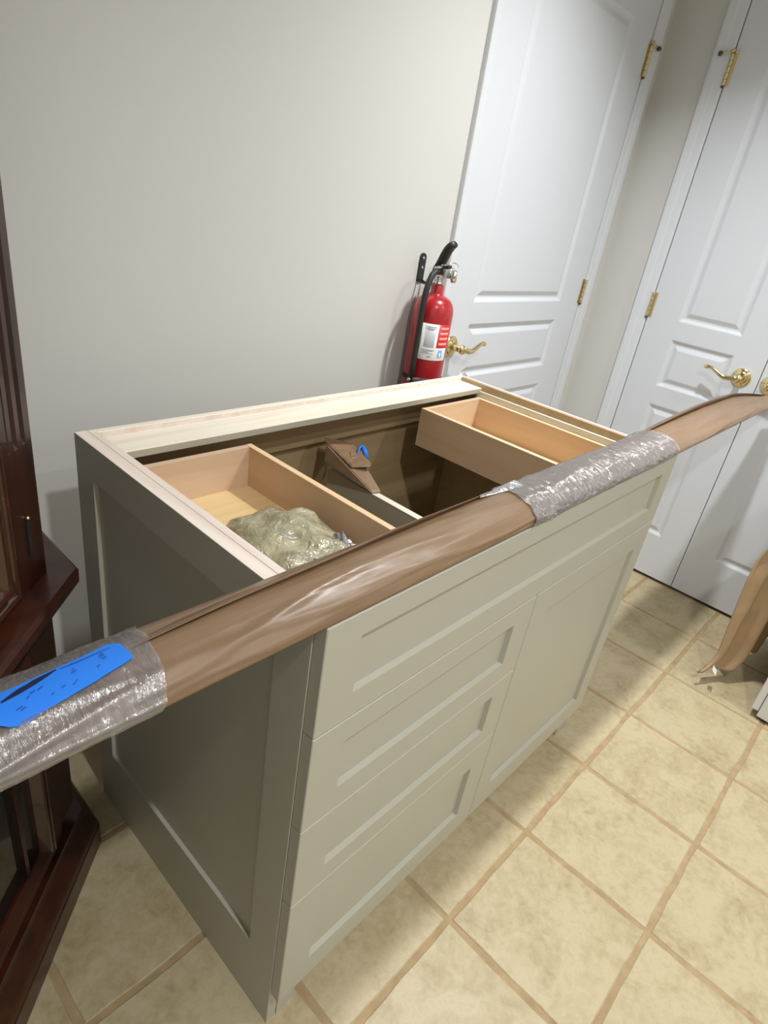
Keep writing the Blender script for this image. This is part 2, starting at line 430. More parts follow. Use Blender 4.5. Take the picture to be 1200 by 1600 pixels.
casing('trim_2', wf2, -0.5595, 0.3695, 2.0485, 0.064, 0.064)

# ------------------------------------------------------------------ vanity base cabinet
W, D, H = 1.077, 0.610, 0.876
van = thing('base_cabinet', (W/2, D/2, 0), 'greige shaker base cabinet without a countertop, open on top', 'cabinet')
# left finished end panel: stiles, rails and recessed field
e = MB()
e.box(0, 0.019, 0.0, 0.062, 0, H); e.box(0, 0.019, 0.549, D, 0, H)
e.box(0, 0.019, 0.062, 0.549, 0, 0.168); e.box(0, 0.019, 0.062, 0.549, 0.812, H)
pan = e.build('end_panel', M['vanity'], van)
box(0.0075, 0.019, 0.062, 0.549, 0.168, 0.812).build('field', M['vanity'], pan)
box(0.0004, 0.0205, 0.0004, D-0.0004, H-0.0006, H+0.0004).build('raw_edge', M['ply_y'], pan)
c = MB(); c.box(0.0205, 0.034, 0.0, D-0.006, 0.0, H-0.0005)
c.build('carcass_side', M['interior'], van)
box(0.0215, 0.0338, 0.02, D-0.008, H-0.0008, H+0.0003).build('raw_edge', M['ply_y'], van)
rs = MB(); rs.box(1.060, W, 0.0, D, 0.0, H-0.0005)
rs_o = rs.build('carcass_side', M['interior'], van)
box(W-0.0008, W+0.0002, 0.0, D, 0.0, H-0.001).build('skin', M['vanity'], rs_o)
box(1.068, W, 0.0, D, H-0.0008, H+0.0006).build('raw_edge', M['ply_y'], rs_o)
box(1.050, 1.060, 0.02, 0.53, 0.800, 0.858).build('slide_cleat', M['parted'], van)
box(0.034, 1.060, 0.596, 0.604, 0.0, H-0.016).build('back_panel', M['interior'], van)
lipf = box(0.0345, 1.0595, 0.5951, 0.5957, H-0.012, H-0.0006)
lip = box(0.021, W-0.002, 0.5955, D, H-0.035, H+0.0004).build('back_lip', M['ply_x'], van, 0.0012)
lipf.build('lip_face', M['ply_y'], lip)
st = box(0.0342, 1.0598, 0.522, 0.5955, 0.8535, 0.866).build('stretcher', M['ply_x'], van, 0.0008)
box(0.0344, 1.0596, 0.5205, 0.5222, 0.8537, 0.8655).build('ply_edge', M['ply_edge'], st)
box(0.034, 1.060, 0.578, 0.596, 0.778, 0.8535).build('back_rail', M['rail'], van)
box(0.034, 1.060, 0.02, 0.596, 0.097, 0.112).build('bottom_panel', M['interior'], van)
box(0.0345, 1.0595, 0.060, 0.076, 0.0, 0.097).build('toe_kick', M['vanity'], van)
ff = MB(); ff.box(0.0345, 0.060, 0.0, 0.019, 0.0, H-0.001); ff.box(1.020, 1.0595, 0.0, 0.019, 0.0, H-0.001)
ff.box(0.040, 1.037, 0.0, 0.019, 0.838, H-0.001); ff.box(0.040, 1.037, 0.0, 0.019, 0.690, 0.715); ff.box(0.040, 1.037, 0.0, 0.019, 0.097, 0.115)
ff.box(0.515, 0.556, 0.0, 0.019, 0.115, 0.690)
ff.build('face_frame', M['vanity'], van)
p = box(0.531, 0.547, 0.019, 0.546, 0.112, 0.7215).build('partition', M['partition'], van)
box(0.5305, 0.5475, 0.02, 0.5465, 0.7212, 0.7222).build('raw_edge', M['parted'], p)
for xa, xb in ((0.0206, 0.0344), (1.0596, W)):
    box(xa, xb, -0.0006, 0.0002, 0.0, H-0.001).build('front_edging', M['vanity'], van)
# shaker fronts: frame 20 mm thick with a 9 mm recess
def shaker(name, x0, x1, z0, z1, sl, sr, rb, rt):
    y0, y1, rec = -0.0205, -0.0015, 0.009
    m = MB()
    a, b, c_, d = x0+sl, x1-sr, z0+rb, z1-rt
    o = [(x0,z0),(x1,z0),(x1,z1),(x0,z1)]; i = [(a,c_),(b,c_),(b,d),(a,d)]
    ev = 0.0012
    oo = [(x0+ev,z0+ev),(x1-ev,z0+ev),(x1-ev,z1-ev),(x0+ev,z1-ev)]
    rings = [[(x,y1,z) for x,z in o], [(x,y0+ev,z) for x,z in o], [(x,y0,z) for x,z in oo], [(x,y0,z) for x,z in i]]
    i2 = [(a+0.0015,c_+0.0015),(b-0.0015,c_+0.0015),(b-0.0015,d-0.0015),(a+0.0015,d-0.0015)]
    rings += [[(x,y0+rec,z) for x,z in i2]]
    m.loft(rings, True, False, False)
    m.add(rings[0], [(3,2,1,0)])
    fr_ = m.build(name, M['vanity'], van)
    MB().add(rings[-1], [(0,1,2,3)]).build('field', M['vanity'], fr_)
    return fr_
shaker('drawer_front', 0.002, 1.075, 0.7045, 0.8735, 0.059, 0.060, 0.043, 0.036)
shaker('drawer_front', 0.002, 0.5340, 0.5293, 0.7025, 0.059, 0.060, 0.044, 0.040)
shaker('drawer_front', 0.002, 0.5340, 0.3612, 0.5275, 0.059, 0.060, 0.041, 0.034)
shaker('drawer_front', 0.002, 0.5340, 0.0965, 0.3595, 0.059, 0.060, 0.058, 0.060)
shaker('cabinet_door', 0.5365, 1.075, 0.0965, 0.7025, 0.060, 0.060, 0.062, 0.060)
# drawer boxes behind the top front
def drawer_box(x0, x1, yb, zt, t=0.0125, zb=0.745, base=0.762):
    b = box(x0+t, x1-t, 0.02+t, yb-t, base-0.006, base).build('drawer_box', M['ply_floor'], van)
    for (xa, xb) in ((x0, x0+t), (x1-t, x1)):
        s = box(xa, xb, 0.0205, yb, zb, zt).build('drawer_side', M['maple_y'], b)
        box(xa+0.0003, xb-0.0003, 0.021, yb-0.0005, zt, zt+0.0006).build('drawer_edge', M['maple_edge'], b)
    box(x0+t, x1-t, yb-t, yb, zb, zt).build('drawer_back', M['maple_x'], b)
    box(x0+t, x1-t, 0.0205, 0.0205+t, zb, zt).build('drawer_back', M['maple_x'], b)
    return b
drawer_box(0.047, 0.2855, 0.512, 0.842)
drawer_box(0.8035, 1.049, 0.520, 0.842)

# ------------------------------------------------------------------ olive bag in the left drawer
BC = Vector((0.166, 0.240, 0.7625))
bag = thing('plastic_bag', BC, 'crumpled clear plastic bag with olive contents lying in the left drawer', 'bag')
def blob(ax, ay, h, nu, nv, amp, seed, grow=0.0):
    rings = []
    for i in range(nv+1):
        t = i/nv; ph = t*PI*0.5
        r = math.cos(ph)**0.62 if t < 1 else 0.0; z = math.sin(ph)**0.9
        ring = []
        for k in range(nu):
            a = 2*PI*k/nu
            q = Vector((math.cos(a)*2.0, math.sin(a)*2.0, z*2+seed))
            w = 1 + amp*(noise.noise(q*1.1) + 0.5*noise.noise(q*2.6))
            x = math.copysign(abs(math.cos(a))**0.75, math.cos(a))*ax*r*w
            y = math.copysign(abs(math.sin(a))**0.8, math.sin(a))*ay*r*w
            zz = h*z*(0.86 + 0.5*amp*noise.noise(Vector((x*24, y*24, seed)))*2 + 0.10*math.sin(y*22+1))
            X = min(max(BC.x + x, 0.0615), 0.2715)
            ring.append((X, BC.y + y, BC.z + 0.0008 + max(zz, 0) + grow))
        rings.append(ring)
    return rings
MB().loft(blob(0.094, 0.112, 0.070, 56, 18, 0.22, 3.1)).build('contents', M['bag'], bag)
fr_ = MB()
def frill(cx, cy, ax, ay, h, seed, n=46, rings=5):
    R = []
    for i in range(rings):
        t = i/(rings-1); ring = []
        for k in range(n):
            a = 2*PI*k/n
            q = Vector((math.cos(a)*3, math.sin(a)*3, seed))
            w = (1-t)*(1 + 0.30*noise.noise(q*1.5)) + 0.001
            z = h*math.sin(t*PI*0.55)*(0.7 + 0.7*noise.noise(q*2.3 + Vector((0,0,t*4))))
            X = min(max(cx + math.cos(a)*ax*w, 0.0612), 0.2718)
            ring.append((X, cy + math.sin(a)*ay*w, BC.z + 0.0012 + max(z, 0)))
        R.append(ring)
    fr_.loft(R, True, False, True)
frill(0.222, 0.185, 0.047, 0.055, 0.062, 1.3); frill(0.150, 0.150, 0.08, 0.055, 0.050, 5.2)
frill(0.105, 0.305, 0.042, 0.05, 0.042, 8.8); frill(0.195, 0.335, 0.045, 0.05, 0.036, 11.4)
fr_.build('bag_film', M['bagfilm'], bag)

# ------------------------------------------------------------------ kraft parcel on the partition
par = thing('paper_parcel', (0.54, 0.47, 0.7225), 'small brown paper parcel with blue tape tilted on the inner partition', 'parcel')
def hexa(P, name, m, parent, sub=0.0, bv=0.003):
    b = MB(); b.add(P, [(0,3,2,1),(4,5,6,7),(0,1,5,4),(1,2,6,5),(2,3,7,6),(3,0,4,7)])
    return b.build(name, m, parent, bv, 2)
hexa([(0.528,0.402,0.7226),(0.552,0.393,0.7226),(0.560,0.545,0.748),(0.504,0.535,0.750),
      (0.530,0.408,0.7285),(0.551,0.398,0.7275),(0.590,0.520,0.770),(0.515,0.548,0.790)], 'lower_wrap', M['kraft'], par)
up = hexa([(0.525,0.470,0.757),(0.570,0.452,0.757),(0.592,0.540,0.763),(0.516,0.5515,0.791),
      (0.527,0.472,0.764),(0.575,0.457,0.766),(0.602,0.548,0.774),(0.521,0.5625,0.7985)], 'upper_wrap', M['kraft'], par, bv=0.0015)
tp = MB().tube([(0.573,0.505,0.768),(0.588,0.512,0.777),(0.603,0.520,0.776),(0.610,0.512,0.764),(0.606,0.500,0.752)], [0.005,0.006,0.006,0.006,0.005], 8, flat=0.4)
part_label(tp.build('tape', M['tape'], par), 'loop of blue tape')
hexa([(0.545,0.492,0.767),(0.578,0.486,0.7655),(0.592,0.505,0.7685),(0.560,0.512,0.7715),(0.546,0.494,0.769),(0.579,0.488,0.7675),(0.593,0.507,0.7705),(0.561,0.514,0.774)], 'paper_flap', M['kraft'], par, bv=0.0005)

# ------------------------------------------------------------------ wrapped trim board across the cabinet front
Z0 = H + 0.0012
XA, XE = -0.42, 2.105
trimb = thing('wrapped_trim_board', (0.84, 0.03, Z0), 'long moulding board wrapped in brown paper and plastic, across the open cabinet top', 'board')
PF = [(-0.0205, 0.0), (-0.0215, 0.0035), (-0.0205, 0.007), (-0.0185, 0.011), (-0.0140, 0.0155), (-0.006, 0.0205), (0.004, 0.0245), (0.014, 0.0270), (0.026, 0.0280),
      (0.040, 0.0268), (0.053, 0.0240), (0.066, 0.0195), (0.076, 0.0130), (0.083, 0.006), (0.085, 0.0)]
def sm(a, b, x):
    t = min(1, max(0, (x-a)/(b-a))); return t*t*(3-2*t)
def back_y(x):
    """distance of the rear edge, as a factor and shift"""
    return 1.0 + 0.34*sm(0.85, 1.60, x) - 0.95*sm(1.78, 2.14, x)
def crease(x, u):
    """longitudinal paper creases"""
    v = 0.0
    for (c0, amp, wdt, ph, xa, xb) in ((0.40, 0.0030, 0.035, 0.4, -0.25, 0.33), (0.25, 0.0026, 0.03, 1.9, -0.42, 0.12), (0.33, 0.0024, 0.04, 3.0, 0.05, 0.5), (0.62, 0.0016, 0.05, 2.2, 0.1, 0.9),
                                       (0.45, 0.0020, 0.05, 0.2, 1.0, 1.6), (0.28, 0.0022, 0.04, 4.0, 1.2, 1.9)):
        c = c0 + 0.10*math.sin(x*5.5 + ph) + 0.05*math.sin(x*13 + ph*2)
        env = sm(xa, xa+0.12, x)*(1 - sm(xb-0.12, xb, x))
        v += env*amp*math.exp(-((u-c)/wdt)**2)
    return v
def surf(x, u, lift=0.0, wr=1.0):
    f = u*(len(PF)-1); i = min(int(f), len(PF)-2); t = f - i
    y = PF[i][0]*(1-t) + PF[i+1][0]*t; z = PF[i][1]*(1-t) + PF[i+1][1]*t
    dy, dz = PF[i+1][0]-PF[i][0], PF[i+1][1]-PF[i][1]; l = math.hypot(dy, dz)
    ny, nz = -dz/l, dy/l
    k = back_y(x)
    if y > -0.01: y = -0.01 + (y+0.01)*k
    zs = 1.0 - 0.22*sm(0.6, 1.4, x) - 0.35*sm(1.75, 2.1, x)
    z *= zs
    env = 1.0 if 0.04 < u < 0.93 else 0.25
    w = wr*env*(0.0010*noise.noise(Vector((x*9, u*7, 2.0))) + 0.0008*noise.noise(Vector((x*26, u*10, 5.0)))) + wr*env*crease(x, u)
    return Vector((x, y + ny*(lift+w), Z0 + max(z + nz*(lift+w), lift*0.3)))
NX, NU = 300, 42
rings = []
for i in range(NX+1):
    x = XA + (XE-XA)*i/NX
    rings.append([surf(x, k/NU) for k in range(NU+1)])
pw = MB().loft(rings, True, True, True).build('paper_wrap', M['kraft'], trimb)
# loose overlap of the paper along the rear edge
def flap_mesh(xa, xb, h0, h1, name, u0, u1, m):
    n = 110; R = []
    for i in range(n+1):
        t = i/n; x = xa + (xb-xa)*t
        env = math.sin(PI*min(1, max(0.0, t)))**0.6
        hh = (h0 + (h1-h0)*t)*env*(1 + 0.18*noise.noise(Vector((x*7, 0, 9))))
        a = surf(x, 0.985, 0.0008, 0); b = surf(x, u0 + (u1-u0)*t, 0.001, 0)
        top = b + Vector((0, 0.0, hh))
        R.append([a, a.lerp(top, 0.4) + Vector((0, 0.001, 0.002)), a.lerp(top, 0.8) + Vector((0, 0.0, 0.0015)), top,
                  top + Vector((0, -0.0006, -0.0004)), b.lerp(top, 0.4) + Vector((0, 0.0015, 0)), b + Vector((0, 0.003, -0.0006))])
    MB().loft(R, False, False, True).build(name, m, trimb)
flap_mesh(-0.205, 0.475, 0.006, 0.010, 'paper_flap', 0.62, 0.76, M['kraft_shaded'])
flap_mesh(1.06, 2.02, 0.012, 0.014, 'paper_flap', 0.76, 0.70, M['kraft_shaded'])
# bands of crinkled clear film
def band(xa, xb, seed, skew_a=0.0, skew_b=0.0, fine=0.0016, ridge=0.0):
    n, k = int((xb-xa)/0.002), 46; R = []
    for i in range(n+1):
        ring = []
        for j in range(k+1):
            u = 0.0 + 0.97*j/k
            x0 = xa + (skew_a*(u-0.3) + 0.006*noise.noise(Vector((u*7, seed, 0)))) ; x1 = xb + skew_b*(u-0.3) + 0.006*noise.noise(Vector((u*6, seed, 4)))
            x = x0 + (x1-x0)*i/n
            q = Vector((x*30, u*5, seed)); q2 = Vector((x*70 + u*2.0, u*6, seed+3))
            w = 0.0018 + 0.0010*noise.noise(q) + fine*abs(noise.noise(q2)) + 0.45*fine*noise.noise(q2*2.3) + ridge*(math.exp(-((u-0.42+0.02*math.sin(x*30))/0.022)**2) + 0.6*math.exp(-((u-0.16)/0.02)**2))
            ring.append(surf(x, u, max(w, 0.0009) + 0.0006, 1.0))
        R.append(ring)
    return MB().loft(R, False, False, True).build('plastic_wrap', M['film'], trimb)
band(XA, -0.185, 2.7, 0.0, 0.035, 0.0008, 0.0022)
band(0.435, 1.075, 8.1, 0.03, 0.06, 0.0034, 0.0010)
# torn loose end of film lifting at the back of the right band
R = []
for i in range(25):
    t = i/24; x = 0.385 + 0.11*t
    b = surf(x, 0.72, 0.003, 0)
    R.append([b + Vector((0, -0.012*t, 0.001)), b + Vector((0, 0.004, 0.0035 + 0.004*t*noise.noise(Vector((t*9, 1, 1))))), b + Vector((0, 0.008*t + 0.001, 0.003))])
MB().loft(R, False, False, True).build('film_tail', M['film'], trimb)
# strip of blue tape with a marker stroke
def tape_sheet(poly, lift, mname, pname, parent, n=26, k=6):
    R = []
    for i in range(n+1):
        t = i/n; x = poly[0][0] + (poly[-1][0]-poly[0][0])*t
        for a, b in zip(poly[:-1], poly[1:]):
            if a[0] <= x <= b[0] + 1e-9:
                q = (x-a[0])/(b[0]-a[0]); lo = a[1]+(b[1]-a[1])*q; hi = a[2]+(b[2]-a[2])*q; break
        R.append([surf(x, lo + (hi-lo)*j/k, lift, 0.6) for j in range(k+1)])
    return MB().loft(R, False, False, True).build(pname, M[mname], parent)
tp = tape_sheet([(-0.310, 0.50, 0.60), (-0.300, 0.435, 0.66), (-0.290, 0.420, 0.655), (-0.270, 0.455, 0.665), (-0.230, 0.500, 0.690), (-0.204, 0.530, 0.715), (-0.196, 0.545, 0.680)], 0.0042, 'tape', 'tape', trimb)
part_label(tp, 'torn strip of blue tape with a black marker stroke')
tape_sheet([(-0.298, 0.590, 0.600), (-0.285, 0.600, 0.630), (-0.270, 0.620, 0.648), (-0.252, 0.655, 0.664)], 0.0047, 'ink', 'marker_stroke', tp, 14, 3)
tape_sheet([(-0.250, 0.652, 0.656), (-0.238, 0.650, 0.662), (-0.222, 0.660, 0.668), (-0.205, 0.672, 0.675)], 0.0047, 'smudge', 'marker_stroke', tp, 14, 2)
rr = random.Random(5)
sm_ = MB()
for k in range(16):
    x = rr.uniform(-0.295, -0.215); u = 0.47 + 0.10*((x+0.295)/0.08)*0.9 + rr.uniform(0.0, 0.09); l = rr.uniform(0.002, 0.006)
    a, b = surf(x, u, 0.00475, 0.6), surf(x+l, u+0.008, 0.00475, 0.6)
    c_, d = surf(x+l, u+0.016, 0.00475, 0.6), surf(x+l*0.2, u+0.010, 0.00475, 0.6)
    sm_.add([a, b, c_, d], [(0,1,2,3)])
so = sm_.build('marker_smudges', M['smudge'], tp); so['kind'] = 'stuff'

# ------------------------------------------------------------------ fire extinguisher on its wall bracket
EX, EY, EZ = 1.058, YB-0.012-0.0575, 0.700
ext = thing('fire_extinguisher', (EX, EY, EZ), 'red fire extinguisher with black hose and white label, hung on back wall', 'extinguisher')
r = 0.0575
body = MB().lathe((EX,EY,EZ), (0,0,1), [(0,0.004),(0.035,0.003),(0.050,0.0),(0.0545,0.004),(r,0.014),(r,0.318),(0.0568,0.330),(0.0545,0.342),(0.050,0.352),(0.043,0.361),(0.034,0.367),(0.0235,0.371),(0.0190,0.3735),(0.0180,0.377),(0.0180,0.396),(0.0165,0.398),(0,0.398)], 48).build('cylinder', M['red'], ext)
MB().lathe((EX,EY,EZ+0.398), (0,0,1), [(0,0),(0.0135,0),(0.0135,0.006),(0.0125,0.007),(0.0125,0.012),(0.0135,0.013),(0.0135,0.022),(0,0.022)], 20).build('neck_ring', M['steel'], ext)
vb = MB(); vb.box(EX-0.013, EX+0.013, EY-0.026, EY+0.016, EZ+0.418, EZ+0.447)
vo = vb.build('valve_body', M['steel'], ext, 0.003, 2)
# gauge faces the room's right side
MB().lathe((EX+0.012, EY-0.014, EZ+0.424), (0.70,-0.71,0.05), [(0,0),(0.007,0),(0.007,0.012),(0.0165,0.014),(0.0175,0.018),(0.0175,0.025),(0.016,0.027),(0.0,0.0265)], 28).build('gauge', M['steel'], vo)
# carry handle (lower) and squeeze lever (upper), pointing forward to the room
def grip(pts, w, th, name):
    b = MB(); R = []
    for (dy, z, k) in pts:
        y = EY + dy
        R.append([(EX-w*k, y, EZ+z-th), (EX-w*k*0.7, y-0.001, EZ+z+th*0.2), (EX, y-0.0015, EZ+z+th*0.6), (EX+w*k*0.7, y-0.001, EZ+z+th*0.2), (EX+w*k, y, EZ+z-th), (EX+w*k*0.6, y+0.001, EZ+z-th*1.6), (EX-w*k*0.6, y+0.001, EZ+z-th*1.6)])
    return b.loft(R, True, True, True).build(name, M['black'], vo)
gx, gy = -0.30, -0.954
def gripdir(samples, w, th, name):
    """samples: (reach along the grip direction, height, width factor)"""
    d = Vector((gx, gy, 0)); s = Vector((-gy, gx, 0)); R = []
    n = len(samples)
    for i, (q, z, k) in enumerate(samples):
        q0, z0, _ = samples[max(0, i-1)]; q1, z1, _ = samples[min(n-1, i+1)]
        tq, tz = q1-q0, z1-z0; l = math.hypot(tq, tz)
        nrm = d*(-tz/l) + Vector((0,0,tq/l))
        c = Vector((EX, EY, EZ+z)) + d*q
        R.append([c + s*(w*k*math.cos(a)) + nrm*(th*math.sin(a)) for a in [2*PI*j/12 for j in range(12)]])
    return MB().loft(R, True, True, True).build(name, M['black'], vo)
gripdir([(-0.022,0.428,0.8),(-0.013,0.440,1.0),(-0.004,0.452,1.0),(0.003,0.464,1.0),(0.010,0.477,1.0),(0.018,0.489,1.0),(0.026,0.498,1.0),(0.034,0.504,1.0),(0.040,0.507,0.85),(0.043,0.508,0.4)], 0.0160, 0.0085, 'squeeze_lever')
gripdir([(-0.018,0.424,0.9),(0.006,0.437,1.0),(0.022,0.446,1.0),(0.036,0.450,0.9),(0.043,0.451,0.5)], 0.010, 0.0045, 'carry_handle')
ring = [Vector((EX+0.030, EY-0.018, EZ+0.452)) + Vector((0.5*math.cos(a), -0.85*math.cos(a), 0))*0.014 + Vector((0,0,1))*math.sin(a)*0.006 + Vector((.85,.5,0))*math.sin(a)*0.012 for a in [2*PI*k/22 for k in range(23)]]
pin = MB().tube(ring, 0.0012, 6); pin.tube([(EX-0.018, EY-0.014, EZ+0.451),(EX+0.024, EY-0.017, EZ+0.451)], 0.0016, 6)
pin.build('pull_pin', M['steel'], vo)
# hose: from the valve's left side down the front left of the cylinder to the nozzle
A0 = math.atan2(-0.20, -0.98)
def cyl(a, rr_, z): return Vector((EX + rr_*math.cos(a), EY + rr_*math.sin(a), EZ + z))
hp = [Vector((EX-0.008, EY-0.010, EZ+0.433)), cyl(A0, 0.028, 0.433), cyl(A0, 0.044, 0.425), cyl(A0, 0.0575, 0.405), cyl(A0, 0.0655, 0.378), cyl(A0, 0.0685, 0.345), cyl(A0, 0.0685, 0.30), cyl(A0, 0.0685, 0.24), cyl(A0, 0.0685, 0.18), cyl(A0, 0.0685, 0.12)]
MB().tube(hp, 0.0085, 12).build('hose', M['rubber'], ext)
MB().lathe(cyl(A0, 0.0685, 0.128), (0,0,-1), [(0,0),(0.0105,0),(0.0105,0.030),(0.0095,0.032),(0.0095,0.05),(0.012,0.075),(0,0.075)], 16).build('nozzle', M['black'], ext)
# retaining strap
def cpatch(a0, a1, z0, z1, rad, th=0.0006, n=20):
    out_, in_ = [], []
    V0 = [cyl(a0+(a1-a0)*k/n, rad, z0) for k in range(n+1)]; V1 = [cyl(a0+(a1-a0)*k/n, rad, z1) for k in range(n+1)]
    W0 = [cyl(a0+(a1-a0)*k/n, rad-th, z0) for k in range(n+1)]; W1 = [cyl(a0+(a1-a0)*k/n, rad-th, z1) for k in range(n+1)]
    return MB().loft([V0, V1, W1, W0, V0], False, False, True)
sp = MB()
pts = []
for k in range(41):
    a = 2*PI*k/40
    d = abs((a - A0 + PI) % (2*PI) - PI)
    rad = r + 0.0012 + 0.0205*math.exp(-(d/0.16)**2)
    pts.append((a, rad))
R = [[cyl(a, q, 0.133) for a, q in pts], [cyl(a, q, 0.146) for a, q in pts], [cyl(a, q-0.001, 0.146) for a, q in pts], [cyl(a, q-0.001, 0.133) for a, q in pts]]
sp.loft(R + [R[0]], False, False, True).build('strap', M['rubber'], ext)
MB().lathe(cyl(A0, r+0.0222, 0.1395), Vector((math.cos(A0), math.sin(A0), 0)), [(0,0),(0.006,0),(0.006,0.002),(0,0.003)], 12).build('strap_buckle', M['steel'], ext)
# printed label
LA0, LA1 = A0 - 0.02, A0 + 1.60
lab = cpatch(LA0, LA1, 0.200, 0.300, r+0.0007).build('label', M['label'], ext)
cpatch(LA0+0.93, LA1+0.02, 0.236, 0.3005, r+0.0010).build('red_field', M['labelred'], lab)
for z in (0.247, 0.262, 0.276, 0.290):
    cpatch(LA0+1.03, LA1-0.05, z-0.0032, z+0.0032, r+0.0013).build('red_field_print', M['labelpink'], lab)
cpatch(LA0+0.28, LA0+0.80, 0.236, 0.280, r+0.0010).build('text_block', M['labelgrey'], lab)
fine = MB()
for z, a, b in [(0.2925, .25, .82), (0.288, .25, .80), (0.2842, .25, .7), (0.229, .22, .86), (0.2255, .22, .80), (0.222, .22, .6), (0.2185, .22, .82), (0.212, .5, .75), (0.2085, .55, .72)]:
    q = cpatch(LA0+a, LA0+b, z-0.0009, z+0.0009, r+0.0010, 0.0003, 8); fine.add(q.v, q.f)
so = fine.build('fine_print', M['labelgrey'], lab); so['kind'] = 'stuff'
cpatch(LA0+1.08, LA0+1.34, 0.208, 0.230, r+0.0010).build('pictogram', M['labelblue'], lab)
cpatch(LA0+1.17, LA0+1.25, 0.209, 0.222, r+0.0013).build('pictogram', M['label'], lab)
# bracket: slotted black plate and a wire hook reaching under the valve
brk = thing('extinguisher_bracket', (1.056, YB, 1.095), 'black metal wall bracket above and behind the red fire extinguisher', 'bracket')
pl = []
for k in range(25):
    a = PI*k/24; pl.append((1.056 + 0.0125*math.cos(a), 0, 1.157 + 0.0125*math.sin(a)))
pl += [(1.0435, 0, 1.094), (1.0685, 0, 1.094)]
MB().prism([(x, YB-0.0045, z) for x, _, z in pl], (0, 0.0045, 0)).build('plate', M['black'], brk)
for z in (1.156, 1.131):
    MB().lathe((1.056, YB-0.0045, z), (0,-1,0), [(0,0),(0.0045,0),(0.004,0.0016),(0,0.0024)], 14).build('screw', M['steel'], brk)
hk = MB().tube([(1.047, YB-0.002, 1.098), (1.047, YB-0.012, 1.094), (1.044, YB-0.030, 1.094), (1.042, EY+0.018, 1.096), (1.042, EY+0.0168, 1.106)], 0.0028, 8)
hk.tube([(1.066, YB-0.002, 1.098), (1.067, YB-0.012, 1.094), (1.071, YB-0.030, 1.094), (1.073, EY+0.018, 1.096), (1.073, EY+0.0168, 1.106)], 0.0028, 8)
hk.build('hook', M['black'], brk)

# ------------------------------------------------------------------ cherry corner cabinet at the left
CB = Vector((-0.42, 0.40, 0))
cur = thing('corner_cabinet', CB, 'dark cherry corner display cabinet with glass doors at the left', 'cabinet')
q2 = 1/math.sqrt(2)
PR = Vector((-0.098, 0.512, 0))         # right front corner of the body
frF = Frame(PR, (-q2, -q2, 0), (q2, -q2, 0))   # s runs leftwards along the front
FL = 0.74
def plan(off):
    """plan outline of the cabinet pushed out by off at the front and sides"""
    e = off*math.tan(PI/8)
    a = frF(0, off, 0) + Vector((q2, q2, 0))*e; b = frF(FL, off, 0) - Vector((q2, q2, 0))*e
    return [(a.x, YB-0.0015), (a.x, a.y), (b.x, b.y), (XL+0.0015, b.y), (XL+0.0015, YB-0.0015)]
def slab(off0, off1, z0, z1, name, m, steps=1, fn=None, bevel=0.0):
    R = []
    for i in range(steps+1):
        t = i/steps; o = off0 + (off1-off0)*(fn(t) if fn else t)
        R.append([(x, y, z0+(z1-z0)*t) for x, y in plan(o)])
    return MB().loft(R, True, True, False).build(name, m, cur, bevel)
# plinth with ogee, waist ledge, carcass
slab(0.040, 0.040, 0.0, 0.060, 'plinth', M['cherry_x'], bevel=0.003)
slab(0.038, 0.012, 0.060, 0.118, 'plinth_moulding', M['cherry_x'], 10, lambda t: t*t*(3-2*t))
slab(-0.022, -0.022, 0.150, 0.665, 'lower_body', M['cherry_z'])
slab(0.006, 0.028, 0.640, 0.664, 'waist_moulding', M['cherry_x'], 6, lambda t: t**0.5)
slab(0.044, 0.044, 0.664, 0.692, 'waist_ledge', M['cherry_x'], bevel=0.006)
slab(-0.022, -0.022, 0.692, 2.12, 'upper_body', M['cherry_z'])
slab(0.0, 0.05, 2.10, 2.18, 'cornice', M['cherry_x'], 8, lambda t: t*t)
# face: pilasters with flutes and glazed doors with moulded rails
def pilaster(s0, z0, z1, flute_z0, flute_z1):
    w = 0.080
    seg = [(0.0,0),(0.016,0),(0.019,-0.0045),(0.025,-0.0045),(0.028,0),(0.038,0),(0.041,-0.0045),(0.047,-0.0045),(0.050,0),(0.060,0),(0.062,-0.003),(0.064,0),(w,0)]
    flat = [(s, 0.0) for s, _ in seg]
    R = []
    for z, f in ((z0, 0), (flute_z0-0.008, 0), (flute_z0+0.004, 1), (flute_z1-0.004, 1), (flute_z1+0.008, 0), (z1, 0)):
        ring = [frF(s0+s, n*f, z) for s, n in seg] + [frF(s0+w, -0.022, z), frF(s0, -0.022, z)]
        R.append(ring)
    return MB().loft(R, True, True, False).build('pilaster', M['cherry_z'], cur)
for s0 in (0.0, FL-0.080):
    pilaster(s0, 0.692, 2.10, 0.925, 1.95)
    fbox(frF, s0, s0+0.080, -0.022, 0.0, 0.150, 0.640).build('pilaster', M['cherry_z'], cur)
box_ = fbox(frF, 0.037, 0.0445, -0.001, 0.0025, 0.748, 0.806).build('hinge', M['black'], cur)
MB().lathe(frF(0.0405, 0.0025, 0.808), (0,0,1), [(0,0),(0.003,0.0),(0.003,0.003),(0,0.005)], 10).build('hinge_finial', M['brass_dull'], box_)
